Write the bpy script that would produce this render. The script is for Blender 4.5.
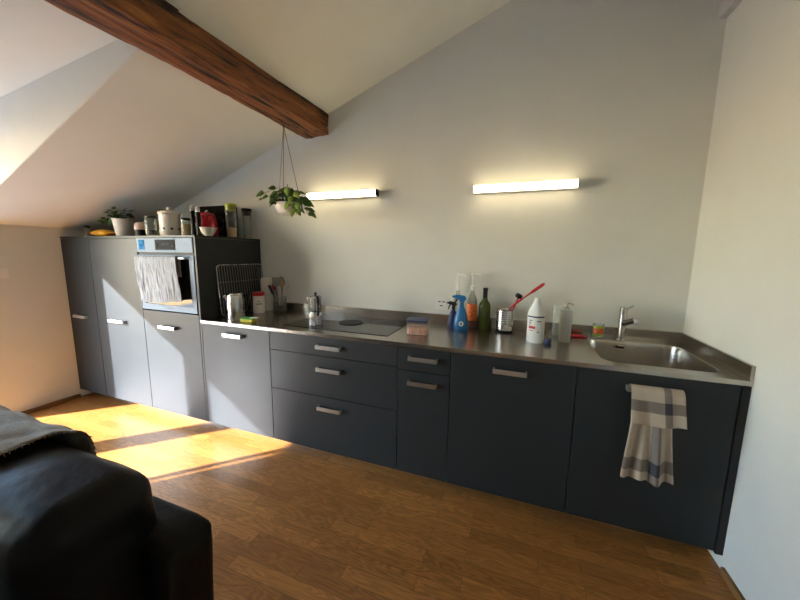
import bpy, bmesh, math, random
from mathutils import Vector, Matrix, noise as mnoise
random.seed(7)
S = bpy.context.scene
COL = S.collection
PI = math.pi
for o in list(bpy.data.objects): bpy.data.objects.remove(o)

# ---------------------------------------------------------------- camera
cam = bpy.data.cameras.new('camera')
cam.sensor_width = 36.0; cam.lens = 321.906*36/800; cam.clip_start = .02
co = bpy.data.objects.new('camera', cam); COL.objects.link(co)
co.matrix_world = Matrix(((0.93832393, -0.05986648, 0.34053518, 3.15313624),
                          (0.34553421, 0.12697719, -0.92977573, -2.35367248),
                          (0.0124222, 0.99009737, 0.13983165, 1.40578945),
                          (0, 0, 0, 1)))
S.camera = co

# ---------------------------------------------------------------- light
w = bpy.data.worlds.new('sky'); S.world = w; w.use_nodes = True
nt = w.node_tree; nt.nodes.clear()
sky = nt.nodes.new('ShaderNodeTexSky'); sky.sky_type = 'NISHITA'; sky.sun_disc = False
sky.sun_elevation = math.radians(27); sky.air_density = 1.1; sky.dust_density = .2; sky.ozone_density = 3.5; sky.sun_rotation = math.atan2(-1.03, -1.0)
bg = nt.nodes.new('ShaderNodeBackground'); bg.inputs[1].default_value = 1.7
ow = nt.nodes.new('ShaderNodeOutputWorld')
nt.links.new(sky.outputs[0], bg.inputs[0]); nt.links.new(bg.outputs[0], ow.inputs[0])
SUN = Vector((1.03, 1.0, -0.66)).normalized()
sl = bpy.data.lights.new('sun', 'SUN'); sl.energy = 26; sl.angle = math.radians(.6); sl.color = (.93, .96, 1)
so = bpy.data.objects.new('sun', sl); COL.objects.link(so)
so.rotation_euler = SUN.to_track_quat('-Z', 'Y').to_euler(); so.location = (-4, -5, 4)
V = S.view_settings
V.view_transform = 'Standard'; V.look = 'None'; V.gamma = 1; V.use_curve_mapping = False
V.exposure = 0.95

# ---------------------------------------------------------------- materials
def mat(name, col, rough=.5, metal=0, spec=.5, emit=None, es=0, trans=0, ior=1.45, alpha=1, var=0, vscale=8, bump=0, bscale=60, coat=0, sheen=0, stretch=(1, 1, 1), rvar=0):
    m = bpy.data.materials.new(name); m.use_nodes = True
    n = m.node_tree.nodes; l = m.node_tree.links
    b = n['Principled BSDF']
    I = b.inputs
    I['Base Color'].default_value = (*col, 1); I['Roughness'].default_value = rough; I['Metallic'].default_value = metal
    I['Specular IOR Level'].default_value = spec; I['IOR'].default_value = ior
    I['Transmission Weight'].default_value = trans; I['Alpha'].default_value = alpha
    I['Coat Weight'].default_value = coat; I['Sheen Weight'].default_value = sheen
    if emit: I['Emission Color'].default_value = (*emit, 1); I['Emission Strength'].default_value = es
    tc = n.new('ShaderNodeTexCoord'); mp = n.new('ShaderNodeMapping'); mp.inputs['Scale'].default_value = stretch
    l.new(tc.outputs['Object'], mp.inputs[0])
    nz = n.new('ShaderNodeTexNoise'); nz.inputs['Scale'].default_value = vscale; nz.inputs['Detail'].default_value = 4
    l.new(mp.outputs[0], nz.inputs['Vector'])
    if True:
        r = n.new('ShaderNodeValToRGB')
        k = max(var, .02)
        r.color_ramp.elements[0].position = .3; r.color_ramp.elements[1].position = .7
        r.color_ramp.elements[0].color = (*[max(0, c*(1-k)) for c in col], 1)
        r.color_ramp.elements[1].color = (*[min(1, c*(1+k)) for c in col], 1)
        l.new(nz.outputs['Fac'], r.inputs[0]); l.new(r.outputs[0], I['Base Color'])
    if rvar:
        mr = n.new('ShaderNodeMapRange'); mr.inputs[3].default_value = max(.02, rough-rvar); mr.inputs[4].default_value = rough+rvar
        l.new(nz.outputs['Fac'], mr.inputs[0]); l.new(mr.outputs[0], I['Roughness'])
    if bump:
        n2 = n.new('ShaderNodeTexNoise'); n2.inputs['Scale'].default_value = bscale; n2.inputs['Detail'].default_value = 3
        l.new(mp.outputs[0], n2.inputs['Vector'])
        bp = n.new('ShaderNodeBump'); bp.inputs['Strength'].default_value = bump; bp.inputs['Distance'].default_value = .01
        l.new(n2.outputs['Fac'], bp.inputs['Height']); l.new(bp.outputs[0], I['Normal'])
    return m

M = {}
M['plaster'] = mat('plaster', (.68, .685, .645), .9, spec=.2, var=.03, vscale=3, bump=.05, bscale=40)
M['ceilplaster'] = mat('ceiling_plaster', (.78, .79, .72), .9, spec=.2, var=.03, vscale=2.5, bump=.05, bscale=30)
M['laminate'] = mat('grey_laminate', (.0215, .0252, .0282), .45, spec=.34, var=.04, vscale=5, bump=.02, bscale=200)
M['gap'] = mat('shadow_gap_black', (.012, .012, .013), .6)
M['steel'] = mat('brushed_steel', (.46, .42, .37), .25, 1, var=.02, vscale=9, stretch=(1, 40, 40), rvar=.025)
M['steel2'] = mat('polished_steel', (.56, .55, .54), .27, 1, rvar=.04)
M['alu'] = mat('brushed_aluminium', (.68, .67, .66), .3, 1)
M['ovensteel'] = mat('oven_steel', (.22, .28, .36), .55, .05, spec=.25)
M['displayglass'] = mat('display_glass', (.012, .013, .016), .6, spec=.08)
M['blackglass'] = mat('black_glass', (.008, .008, .009), .05, spec=.6)
M['black'] = mat('black_plastic', (.008, .008, .009), .45, spec=.2)
M['darkmetal'] = mat('dark_metal', (.03, .03, .03), .45, .4)
M['white'] = mat('white_plastic', (.75, .74, .71), .4)
M['ceramic'] = mat('white_ceramic', (.72, .68, .62), .3, coat=.3)
M['led'] = mat('led_diffuser', (.9, .85, .7), .5, emit=(1, .82, .50), es=4.6)
M['matteblack'] = mat('matte_black_card', (.006, .006, .007), .8, spec=.05)
M['red'] = mat('red_plastic', (.45, .012, .02), .35)
M['blue'] = mat('blue_plastic', (.01, .14, .36), .3)
M['navy'] = mat('navy_plastic', (.012, .02, .09), .4)
M['glass'] = mat('clear_glass', (.95, .97, .96), .02, trans=1, ior=1.45)
M['frost'] = mat('frosted_plastic', (.80, .82, .78), .35, trans=.75, ior=1.3)
M['greenglass'] = mat('green_bottle_glass', (.085, .115, .02), .25, trans=.25)
M['leather'] = mat('black_leather', (.004, .004, .005), .5, spec=.2, bump=.25, bscale=25, rvar=.08)
M['leaf'] = mat('leaf_green', (.045, .11, .018), .4, var=.5, vscale=14)
M['leaf2'] = mat('leaf_lime', (.22, .33, .05), .4, var=.4, vscale=20)
M['soil'] = mat('potting_soil', (.03, .02, .012), .95, bump=.6)
M['jute'] = mat('jute_cord', (.16, .10, .055), .9)
M['liqred'] = mat('red_liquid', (.30, .02, .01), .2)
M['labelorange'] = mat('orange_red_label', (.75, .13, .02), .5, var=.6, vscale=60)
M['yellow'] = mat('yellow_packaging', (.80, .38, .02), .45, var=.3, vscale=18)
M['beige'] = mat('beige_grain', (.50, .35, .20), .7, var=.2, vscale=120)
M['amber'] = mat('amber_contents', (.55, .33, .13), .5, var=.1, vscale=40)
M['lime'] = mat('lime_plastic', (.35, .42, .03), .4)
M['pink'] = mat('pale_pink_plastic', (.68, .50, .45), .4)
M['peach'] = mat('peach_contents', (.68, .36, .26), .5, var=.3, vscale=60)
M['green'] = mat('green_plastic', (.03, .30, .03), .4)
M['wood'] = mat('wooden_spoon', (.38, .26, .13), .6, var=.2, stretch=(1, 1, .2))
M['greyplastic'] = mat('grey_silicone', (.20, .20, .17), .5)
M['olive'] = mat('olive_silicone', (.16, .15, .07), .5)
M['magenta'] = mat('magenta_plastic', (.35, .015, .06), .4)
M['throw'] = mat('taupe_wool_throw', (.27, .235, .19), .95, sheen=.3, var=.15, vscale=50, bump=.5, bscale=160)
M['basewood'] = mat('baseboard_wood', (.22, .105, .035), .5, var=.3, vscale=8, stretch=(1, .1, 1))
M['sky_sticker'] = mat('blue_sticker', (.03, .16, .36), .8, spec=.05, var=.8, vscale=30)
M['trimwhite'] = mat('painted_box', (.55, .55, .54), .7, var=.06, vscale=12)
M['bounce_slab'] = mat('bounce_slab_grey', (.30, .31, .32), .9, var=.1)  # for the unseen slab added outside to bounce light in
M['streak_drape'] = mat('streak_drape_cloth', (.6, .58, .52), .9)  # for the unseen drape added to break the sun into streaks

def pane_mat():
    m = bpy.data.materials.new('window_glass'); m.use_nodes = True
    n = m.node_tree.nodes; l = m.node_tree.links; n.clear()
    o = n.new('ShaderNodeOutputMaterial'); t = n.new('ShaderNodeBsdfTransparent'); g = n.new('ShaderNodeBsdfGlossy')
    g.inputs['Roughness'].default_value = .02; mx = n.new('ShaderNodeMixShader'); mx.inputs[0].default_value = .06
    l.new(t.outputs[0], mx.inputs[1]); l.new(g.outputs[0], mx.inputs[2]); l.new(mx.outputs[0], o.inputs[0])
    return m
M['pane'] = pane_mat()

def thin_clear(name, col, mixf, rough=.05):
    m = bpy.data.materials.new(name); m.use_nodes = True
    n = m.node_tree.nodes; l = m.node_tree.links; n.clear()
    o = n.new('ShaderNodeOutputMaterial'); t = n.new('ShaderNodeBsdfTransparent'); t.inputs[0].default_value = (*col, 1)
    p = n.new('ShaderNodeBsdfPrincipled'); p.inputs['Base Color'].default_value = (.75, .76, .74, 1); p.inputs['Roughness'].default_value = rough
    lw = n.new('ShaderNodeLayerWeight'); lw.inputs[0].default_value = .35
    mr = n.new('ShaderNodeMapRange'); mr.inputs[3].default_value = mixf; mr.inputs[4].default_value = min(1, mixf+.4)
    l.new(lw.outputs['Facing'], mr.inputs[0])
    mx = n.new('ShaderNodeMixShader'); l.new(mr.outputs[0], mx.inputs[0])
    l.new(t.outputs[0], mx.inputs[1]); l.new(p.outputs[0], mx.inputs[2]); l.new(mx.outputs[0], o.inputs[0])
    return m
M['clear'] = thin_clear('clear_jar_glass', (.97, .98, .96), .05)
M['milky'] = thin_clear('milky_clear_plastic', (.9, .9, .86), .38, .3)

def floor_mat():
    m = bpy.data.materials.new('oak_parquet'); m.use_nodes = True
    n = m.node_tree.nodes; l = m.node_tree.links; b = n['Principled BSDF']
    tc = n.new('ShaderNodeTexCoord')
    br = n.new('ShaderNodeTexBrick'); br.offset = .37; br.inputs['Scale'].default_value = 1
    br.inputs['Brick Width'].default_value = .50; br.inputs['Row Height'].default_value = .068
    br.inputs['Mortar Size'].default_value = .0009; br.inputs['Mortar Smooth'].default_value = .2; br.inputs['Bias'].default_value = 0
    br.inputs['Color1'].default_value = (0, 0, 0, 1); br.inputs['Color2'].default_value = (1, 1, 1, 1); br.inputs['Mortar'].default_value = (.5, .5, .5, 1)
    l.new(tc.outputs['Object'], br.inputs['Vector'])
    cr = n.new('ShaderNodeValToRGB'); e = cr.color_ramp.elements
    e[0].position = 0; e[0].color = (.33, .128, .028, 1); e[1].position = 1; e[1].color = (.50, .205, .048, 1)
    e2 = cr.color_ramp.elements.new(.5); e2.color = (.40, .160, .036, 1)
    l.new(br.outputs['Color'], cr.inputs[0])
    # grain: distorted waves along x, offset per plank
    sep = n.new('ShaderNodeSeparateXYZ'); l.new(tc.outputs['Object'], sep.inputs[0])
    ad = n.new('ShaderNodeMath'); ad.operation = 'MULTIPLY_ADD'; ad.inputs[1].default_value = 13.7
    l.new(br.outputs['Color'], ad.inputs[0]); l.new(sep.outputs['X'], ad.inputs[2])
    cmb = n.new('ShaderNodeCombineXYZ'); l.new(ad.outputs[0], cmb.inputs[0]); l.new(sep.outputs['Y'], cmb.inputs[1]); l.new(br.outputs['Color'], cmb.inputs[2])
    mp = n.new('ShaderNodeMapping'); mp.inputs['Scale'].default_value = (1.6, 11, 3)
    l.new(cmb.outputs[0], mp.inputs[0])
    nz = n.new('ShaderNodeTexNoise'); nz.inputs['Scale'].default_value = 1.6; nz.inputs['Detail'].default_value = 2; nz.inputs['Distortion'].default_value = .5
    l.new(mp.outputs[0], nz.inputs['Vector'])
    mu = n.new('ShaderNodeMath'); mu.operation = 'MULTIPLY'; mu.inputs[1].default_value = 75
    si = n.new('ShaderNodeMath'); si.operation = 'SINE'
    l.new(nz.outputs['Fac'], mu.inputs[0]); l.new(mu.outputs[0], si.inputs[0])
    mr = n.new('ShaderNodeMapRange'); mr.inputs[1].default_value = -1; mr.inputs[3].default_value = .76; mr.inputs[4].default_value = 1.08
    l.new(si.outputs[0], mr.inputs[0])
    fine = n.new('ShaderNodeTexNoise'); fine.inputs['Scale'].default_value = 1; fine.inputs['Detail'].default_value = 5
    mp2 = n.new('ShaderNodeMapping'); mp2.inputs['Scale'].default_value = (10, 240, 10)
    l.new(cmb.outputs[0], mp2.inputs[0]); l.new(mp2.outputs[0], fine.inputs['Vector'])
    mr2 = n.new('ShaderNodeMapRange'); mr2.inputs[3].default_value = .72; mr2.inputs[4].default_value = 1.28
    l.new(fine.outputs['Fac'], mr2.inputs[0])
    mm = n.new('ShaderNodeMath'); mm.operation = 'MULTIPLY'; l.new(mr.outputs[0], mm.inputs[0]); l.new(mr2.outputs[0], mm.inputs[1])
    seam = n.new('ShaderNodeMapRange'); seam.inputs[3].default_value = 1; seam.inputs[4].default_value = .45; l.new(br.outputs['Fac'], seam.inputs[0])
    m3 = n.new('ShaderNodeMath'); m3.operation = 'MULTIPLY'; l.new(mm.outputs[0], m3.inputs[0]); l.new(seam.outputs[0], m3.inputs[1])
    vm = n.new('ShaderNodeVectorMath'); vm.operation = 'SCALE'
    l.new(cr.outputs[0], vm.inputs[0]); l.new(m3.outputs[0], vm.inputs['Scale'])
    l.new(vm.outputs[0], b.inputs['Base Color'])
    rr = n.new('ShaderNodeMapRange'); rr.inputs[3].default_value = .32; rr.inputs[4].default_value = .46; l.new(fine.outputs['Fac'], rr.inputs[0])
    l.new(rr.outputs[0], b.inputs['Roughness'])
    bp = n.new('ShaderNodeBump'); bp.inputs['Strength'].default_value = .12; bp.inputs['Distance'].default_value = .003
    l.new(m3.outputs[0], bp.inputs['Height']); l.new(bp.outputs[0], b.inputs['Normal'])
    return m
M['floor'] = floor_mat()

def beam_mat():
    m = bpy.data.materials.new('old_hewn_beam_wood'); m.use_nodes = True
    n = m.node_tree.nodes; l = m.node_tree.links; b = n['Principled BSDF']
    tc = n.new('ShaderNodeTexCoord'); mp = n.new('ShaderNodeMapping'); mp.inputs['Scale'].default_value = (14, 1.3, 14)
    l.new(tc.outputs['Object'], mp.inputs[0])
    nz = n.new('ShaderNodeTexNoise'); nz.inputs['Scale'].default_value = 1.4; nz.inputs['Detail'].default_value = 8; nz.inputs['Roughness'].default_value = .65; nz.inputs['Distortion'].default_value = .6
    l.new(mp.outputs[0], nz.inputs['Vector'])
    cr = n.new('ShaderNodeValToRGB'); e = cr.color_ramp.elements
    e[0].position = .38; e[0].color = (.012, .005, .003, 1); e[1].position = .70; e[1].color = (.44, .18, .05, 1)
    for p_, c_ in ((.44, (.05, .018, .006, 1)), (.50, (.20, .068, .018, 1)), (.60, (.27, .095, .025, 1))):
        x = e.new(p_); x.color = c_
    l.new(nz.outputs['Fac'], cr.inputs[0]); l.new(cr.outputs[0], b.inputs['Base Color'])
    b.inputs['Roughness'].default_value = .7
    bp = n.new('ShaderNodeBump'); bp.inputs['Strength'].default_value = .8; bp.inputs['Distance'].default_value = .012
    l.new(nz.outputs['Fac'], bp.inputs['Height']); l.new(bp.outputs[0], b.inputs['Normal'])
    return m
M['beam'] = beam_mat()

def cloth_mat(name, base, stripe, hs, vs, fine=0):
    """woven cloth: stripes across at V intervals hs and along at U intervals vs (UV space)"""
    m = bpy.data.materials.new(name); m.use_nodes = True
    n = m.node_tree.nodes; l = m.node_tree.links; b = n['Principled BSDF']
    b.inputs['Roughness'].default_value = .95; b.inputs['Specular IOR Level'].default_value = .1
    uv = n.new('ShaderNodeUVMap'); sep = n.new('ShaderNodeSeparateXYZ'); l.new(uv.outputs[0], sep.inputs[0])
    def band(out, a, c):
        g = n.new('ShaderNodeMath'); g.operation = 'GREATER_THAN'; g.inputs[1].default_value = a
        h = n.new('ShaderNodeMath'); h.operation = 'LESS_THAN'; h.inputs[1].default_value = c
        k = n.new('ShaderNodeMath'); k.operation = 'MULTIPLY'
        l.new(out, g.inputs[0]); l.new(out, h.inputs[0]); l.new(g.outputs[0], k.inputs[0]); l.new(h.outputs[0], k.inputs[1]); return k.outputs[0]
    tot = None
    for out, bands in ((sep.outputs['Y'], hs), (sep.outputs['X'], vs)):
        for a, c in bands:
            o = band(out, a, c)
            if tot is None: tot = o
            else:
                s = n.new('ShaderNodeMath'); s.operation = 'ADD'; l.new(tot, s.inputs[0]); l.new(o, s.inputs[1]); tot = s.outputs[0]
    wv = n.new('ShaderNodeTexNoise'); wv.inputs['Scale'].default_value = 1; wv.inputs['Detail'].default_value = 3
    mp = n.new('ShaderNodeMapping'); mp.inputs['Scale'].default_value = (70 if fine else 140, 6 if fine else 140, 1)
    l.new(uv.outputs[0], mp.inputs[0]); l.new(mp.outputs[0], wv.inputs['Vector'])
    mx = n.new('ShaderNodeMix'); mx.data_type = 'RGBA'
    mx.inputs[6].default_value = (*base, 1); mx.inputs[7].default_value = (*stripe, 1)
    sc = n.new('ShaderNodeMath'); sc.operation = 'MULTIPLY'; sc.inputs[1].default_value = .62; sc.use_clamp = True
    if tot is not None: l.new(tot, sc.inputs[0])
    else: sc.inputs[0].default_value = 0
    l.new(sc.outputs[0], mx.inputs[0])
    mr = n.new('ShaderNodeMapRange'); mr.inputs[1].default_value = .3; mr.inputs[2].default_value = .7
    mr.inputs[3].default_value = .55 if fine else .85; mr.inputs[4].default_value = 1.2 if fine else 1.1
    l.new(wv.outputs['Fac'], mr.inputs[0])
    vm = n.new('ShaderNodeVectorMath'); vm.operation = 'SCALE'; l.new(mx.outputs[2], vm.inputs[0]); l.new(mr.outputs[0], vm.inputs['Scale'])
    l.new(vm.outputs[0], b.inputs['Base Color'])
    return m
M['teatowel'] = cloth_mat('checked_tea_towel', (.52, .43, .33), (.06, .06, .075), [(.10, .24)], [(.56, .74)])
M['teaflap'] = cloth_mat('checked_tea_towel_flap', (.52, .43, .33), (.06, .06, .075), [(.32, .60)], [(.62, .76)])
M['linen'] = cloth_mat('crinkled_linen', (.43, .44, .46), (.3, .3, .3), [], [], 1)

# ---------------------------------------------------------------- mesh helpers
def newbm(): return bmesh.new()
def link(o, parent=None):
    COL.objects.link(o)
    if parent: o.parent = parent
    return o
def obj(name, bm, m, parent=None, smooth=False, bevel=0, seg=2, ang=35):
    me = bpy.data.meshes.new(name)
    bmesh.ops.recalc_face_normals(bm, faces=bm.faces)
    bm.to_mesh(me); bm.free()
    me.materials.append(M[m] if isinstance(m, str) else m)
    o = bpy.data.objects.new(name, me); link(o, parent)
    if bevel:
        b = o.modifiers.new('bevel', 'BEVEL'); b.width = bevel; b.segments = seg; b.limit_method = 'ANGLE'; b.angle_limit = math.radians(30)
    if smooth:
        for p in me.polygons: p.use_smooth = True
        try:
            me.set_sharp_from_angle(angle=math.radians(ang))
        except Exception: pass
    return o
def box(bm, x0, x1, y0, y1, z0, z1):
    vs = [bm.verts.new((x, y, z)) for z in (z0, z1) for y in (y0, y1) for x in (x0, x1)]
    for f in ((0, 1, 3, 2), (4, 6, 7, 5), (0, 4, 5, 1), (2, 3, 7, 6), (0, 2, 6, 4), (1, 5, 7, 3)):
        bm.faces.new([vs[i] for i in f])
    return bm
def B(*a):
    return box(newbm(), *a)
def lathe(bm, prof, n=28, c=(0, 0, 0), closed=False, mtx=None):
    rings = []
    for r, z in prof:
        if r < 1e-6: rings.append([bm.verts.new((c[0], c[1], c[2]+z))])
        else: rings.append([bm.verts.new((c[0]+r*math.cos(2*PI*i/n), c[1]+r*math.sin(2*PI*i/n), c[2]+z)) for i in range(n)])
    seq = list(zip(rings, rings[1:]))
    if closed: seq.append((rings[-1], rings[0]))
    for a, b in seq:
        if len(a) == 1 and len(b) == 1: continue
        for i in range(n):
            j = (i+1) % n
            if len(a) == 1: bm.faces.new((a[0], b[i], b[j]))
            elif len(b) == 1: bm.faces.new((a[i], a[j], b[0]))
            else: bm.faces.new((a[i], a[j], b[j], b[i]))
    if mtx is not None:
        vs = [v for r in rings for v in r]
        bmesh.ops.transform(bm, matrix=mtx, verts=vs)
    return bm
def L(prof, n=28, **k): return lathe(newbm(), prof, n, **k)
def cyl(r, z0, z1, n=28, c=(0, 0, 0)):
    return L([(0, z0), (r, z0), (r, z1), (0, z1)], n, c=c)
def tube(bm, pts, r, n=8, cap=True, flat=1):
    pts = [Vector(p) for p in pts]; rings = []
    up0 = Vector((0, 0, 1))
    for i, p in enumerate(pts):
        d = (pts[min(i+1, len(pts)-1)]-pts[max(i-1, 0)]).normalized()
        u = d.cross(up0)
        if u.length < .05: u = d.cross(Vector((0, 1, 0)))
        u.normalize(); v = d.cross(u).normalized()
        rr = r[i] if isinstance(r, (list, tuple)) else r
        rings.append([bm.verts.new(p+u*rr*math.cos(2*PI*k/n)+v*rr*flat*math.sin(2*PI*k/n)) for k in range(n)])
    for a, b in zip(rings, rings[1:]):
        for i in range(n):
            bm.faces.new((a[i], a[(i+1) % n], b[(i+1) % n], b[i]))
    if cap:
        bm.faces.new(rings[0][::-1]); bm.faces.new(rings[-1])
    return bm
def T(pts, r, n=8, **k): return tube(newbm(), pts, r, n, **k)
def prism(bm, poly, y0, y1, axis='y'):
    def P(a, b, c):
        return (a, c, b) if axis == 'y' else ((c, a, b) if axis == 'x' else (a, b, c))
    A = [bm.verts.new(P(a, b, y0)) for a, b in poly]; C = [bm.verts.new(P(a, b, y1)) for a, b in poly]
    bm.faces.new(A); bm.faces.new(C[::-1])
    for i in range(len(poly)):
        j = (i+1) % len(poly); bm.faces.new((A[i], A[j], C[j], C[i]))
    return bm
def PR(poly, y0, y1, axis='y'): return prism(newbm(), poly, y0, y1, axis)
def arc(bm, r, z0, z1, a0, a1, n=10, t=.0006):
    inn = []; out = []
    for i in range(n+1):
        a = a0+(a1-a0)*i/n
        for rr, lst in ((r, inn), (r+t, out)):
            lst.append([bm.verts.new((rr*math.cos(a), rr*math.sin(a), z)) for z in (z0, z1)])
    for lst in (inn, out):
        for p, q in zip(lst, lst[1:]): bm.faces.new((p[0], q[0], q[1], p[1]))
    for k in (0, 1):
        for i in range(n): bm.faces.new((inn[i][k], inn[i+1][k], out[i+1][k], out[i][k]))
    for i in (0, n): bm.faces.new((inn[i][0], inn[i][1], out[i][1], out[i][0]))
    return bm
def grid(nu, nv, f, thick=0, uv=True):
    bm = newbm(); ul = bm.loops.layers.uv.new('UVMap')
    vs = [[bm.verts.new(f(i/nu, j/nv)) for j in range(nv+1)] for i in range(nu+1)]
    for i in range(nu):
        for j in range(nv):
            fc = bm.faces.new((vs[i][j], vs[i+1][j], vs[i+1][j+1], vs[i][j+1]))
            for lp, (a, b) in zip(fc.loops, ((i, j), (i+1, j), (i+1, j+1), (i, j+1))): lp[ul].uv = (a/nu, b/nv)
    return bm
def solid(o, t, off=0):
    m = o.modifiers.new('thickness', 'SOLIDIFY'); m.thickness = t; m.offset = off; return o
def sub(o, n=1):
    m = o.modifiers.new('smooth', 'SUBSURF'); m.levels = n; m.render_levels = n; return o
def tag(o, label, cat, group=None, kind=None):
    o['label'] = label; o['category'] = cat
    if group: o['group'] = group
    if kind: o['kind'] = kind
    return o
def thing(name, label, cat, loc=(0, 0, 0), rz=0, group=None):
    o = bpy.data.objects.new(name, None); COL.objects.link(o); o.empty_display_size = .05
    o.location = loc; o.rotation_euler = (0, 0, rz)
    return tag(o, label, cat, group)
def struct(name, bm, m, parent=None, **k):
    o = obj(name, bm, m, parent, **k)
    if not parent: o['kind'] = 'structure'
    return o
def facing(x, y): return math.atan2(-2.354-y, 3.153-x)      # horizontal direction from a spot towards the viewer's side of the room

# ---------------------------------------------------------------- room shell
XL, XR, YB, YF = -.766, 4.1, 0.0, -5.0
DY0, DY1 = -1.175, -3.25            # the dormer's two cheeks
XM = 1.66                           # where the dormer ceiling meets the roof slope
zs = lambda x: 1.887+.367*x
zd = lambda x: 2.352+.0870*x
struct('floor', B(XL-.3, XR+.2, YF-.1, .1, -.12, 0), 'floor')
struct('wall_back', PR([(XL-.3, -.05), (XR+.2, -.05), (XR+.2, zs(XR+.2)+.15), (XL-.3, zs(XL-.3)+.15)], 0, .15), 'plaster')
struct('wall_right', B(XR, XR+.15, YF-.1, 0, -.05, 3.6), 'plaster')
struct('wall_front', B(XL-.3, XR+.15, YF-.15, YF, -.05, 3.6), 'plaster')
bm = newbm()
box(bm, XL-.2, XL, DY0, 0, -.05, zs(XL))
box(bm, XL-.2, XL, YF, DY1, -.05, zs(XL))
box(bm, XL-.2, XL, DY1, DY0, 2.1, zd(XL))
box(bm, XL-.2, XL, DY1, -3.20, -.05, 2.1)
struct('wall_left', bm, 'plaster')
def slab(bm, x0, x1, y0, y1, f, t=.15):
    return prism(bm, [(x0, f(x0)), (x1, f(x1)), (x1, f(x1)+t), (x0, f(x0)+t)], y0, y1)
bm = newbm()
slab(bm, XL-.2, XR, DY0, 0, zs); slab(bm, XL-.2, XR, YF, DY1, zs); slab(bm, XM, XR, DY1, DY0, zs)
struct('ceiling', bm, 'ceilplaster')
struct('ceiling_dormer', slab(newbm(), XL-.2, XM, DY1, DY0, zd, .12), 'ceilplaster')
for nm, ya, yb in (('wall_dormer_far', DY0-.002, DY0+.06), ('wall_dormer_near', DY1-.06, DY1+.002)):
    struct(nm, PR([(XL-.2, zs(XL-.2)+.004), (XM, zs(XM)+.004), (XM, zs(XM)+.10), (XL-.2, zd(XL-.2)+.10)], ya, yb), 'plaster')
# unseen: eaves added to cut the sun, ground slab added to bounce light
struct('trim_sun_cut_eaves', B(-1.67, XL-.2, -4.6, .3, 2.11, 2.19), 'trimwhite')
struct('light_bounce_slab', B(-5.5, XL-.2, -7, 3, -.2, -.04), 'bounce_slab')
# balcony door in the dormer: frame, two sashes, glass, handle
WX0, WX1 = -.83, -.775
win = bpy.data.objects.new('door_1', None); COL.objects.link(win); win.location = (XL, -2.1, 0); win['kind'] = 'structure'
def wl(y): return y+2.1
bm = newbm()
box(bm, WX0-XL, WX1-XL, wl(-2.325), wl(-2.12), 0, 2.1)
box(bm, WX0-XL-.06, WX0-XL, wl(-3.20), wl(-1.175), 0, .03)
struct('door_frame', bm, 'white', win, bevel=.004)
for ya, yb in ((-2.12, -1.175), (-3.20, -2.325)):
    struct('door_pane', B(WX0-XL+.02, WX0-XL+.028, wl(ya), wl(yb), 0, 2.1), 'pane', win)
struct('door_handle', T([(.0, wl(-2.2), 1.05), (.05, wl(-2.2), 1.05), (.05, wl(-2.09), 1.05)], .009), 'steel2', win, smooth=True)
# baseboards
struct('baseboard_left', B(XL, XL+.016, DY0, -.64, 0, .035), 'basewood', bevel=.003)
struct('baseboard_right', B(XR-.016, XR, YF, -.66, 0, .035), 'basewood', bevel=.003)
struct('baseboard_front', B(XL, XR-.02, YF, YF+.016, 0, .035), 'basewood', bevel=.003)
# boxed white purlin high in the right corner
struct('trim_purlin_box', B(4.06, XR, -3.6, -.001, 2.655, 3.34), 'trimwhite', bevel=.006)

# old roof beam entering the back wall
def beam():
    ny, per = 260, 26
    bx0, bx1, bz0, bz1 = 1.452, 1.668, 2.33, 2.53
    bm = newbm(); rings = []
    corners = [(bx0, bz0), (bx1, bz0+.01), (bx1, bz1+.05), (bx0, bz1)]
    N = mnoise.noise
    for k in range(ny+1):
        y = .0-k*4.99/ny
        ring = []
        for e in range(4):
            a, b = corners[e], corners[(e+1) % 4]
            for i in range(per):
                t = i/per
                x = a[0]+(b[0]-a[0])*t; z = a[1]+(b[1]-a[1])*t
                cx = (x-(bx0+bx1)/2); cz = z-(bz0+bz1)/2
                d = min(t, 1-t)*.2
                n1 = N(Vector((x*6, y*1.2, z*6)))*.010+N(Vector((x*26, y*3.2, z*26)))*.006+N(Vector((x*60, y*9, z*60)))*.0025
                crack = N(Vector((x*19, y*.7, z*19+5)))
                n1 -= .030*max(0, .07-abs(crack))*(1 if N(Vector((x*3, y*.8, 9))) > -.1 else .3)*4*(1 if d > .012 else .3)
                wane = .016*max(0, .35+1.3*N(Vector((e*7.3, y*1.6, 2.2))))+.006*abs(N(Vector((e*3.1, y*14, 1))))
                if d < .035: n1 -= wane*(1-d/.035)
                le = math.hypot(cx, cz)
                sh = -abs(y)*(.016+.014*(x-bx0)/(bx1-bx0))
                ring.append(bm.verts.new((x+sh+cx/le*n1, y, z+cz/le*n1)))
        rings.append(ring)
    for a, b in zip(rings, rings[1:]):
        m = len(a)
        for i in range(m): bm.faces.new((a[i], a[(i+1) % m], b[(i+1) % m], b[i]))
    bm.faces.new(rings[0]); bm.faces.new(rings[-1][::-1])
    o = obj('ceiling_beam', bm, 'beam', smooth=True, ang=40)
    return tag(o, 'old rough hewn dark brown wooden roof beam under the sloping ceiling', 'beam')
beam()

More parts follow.
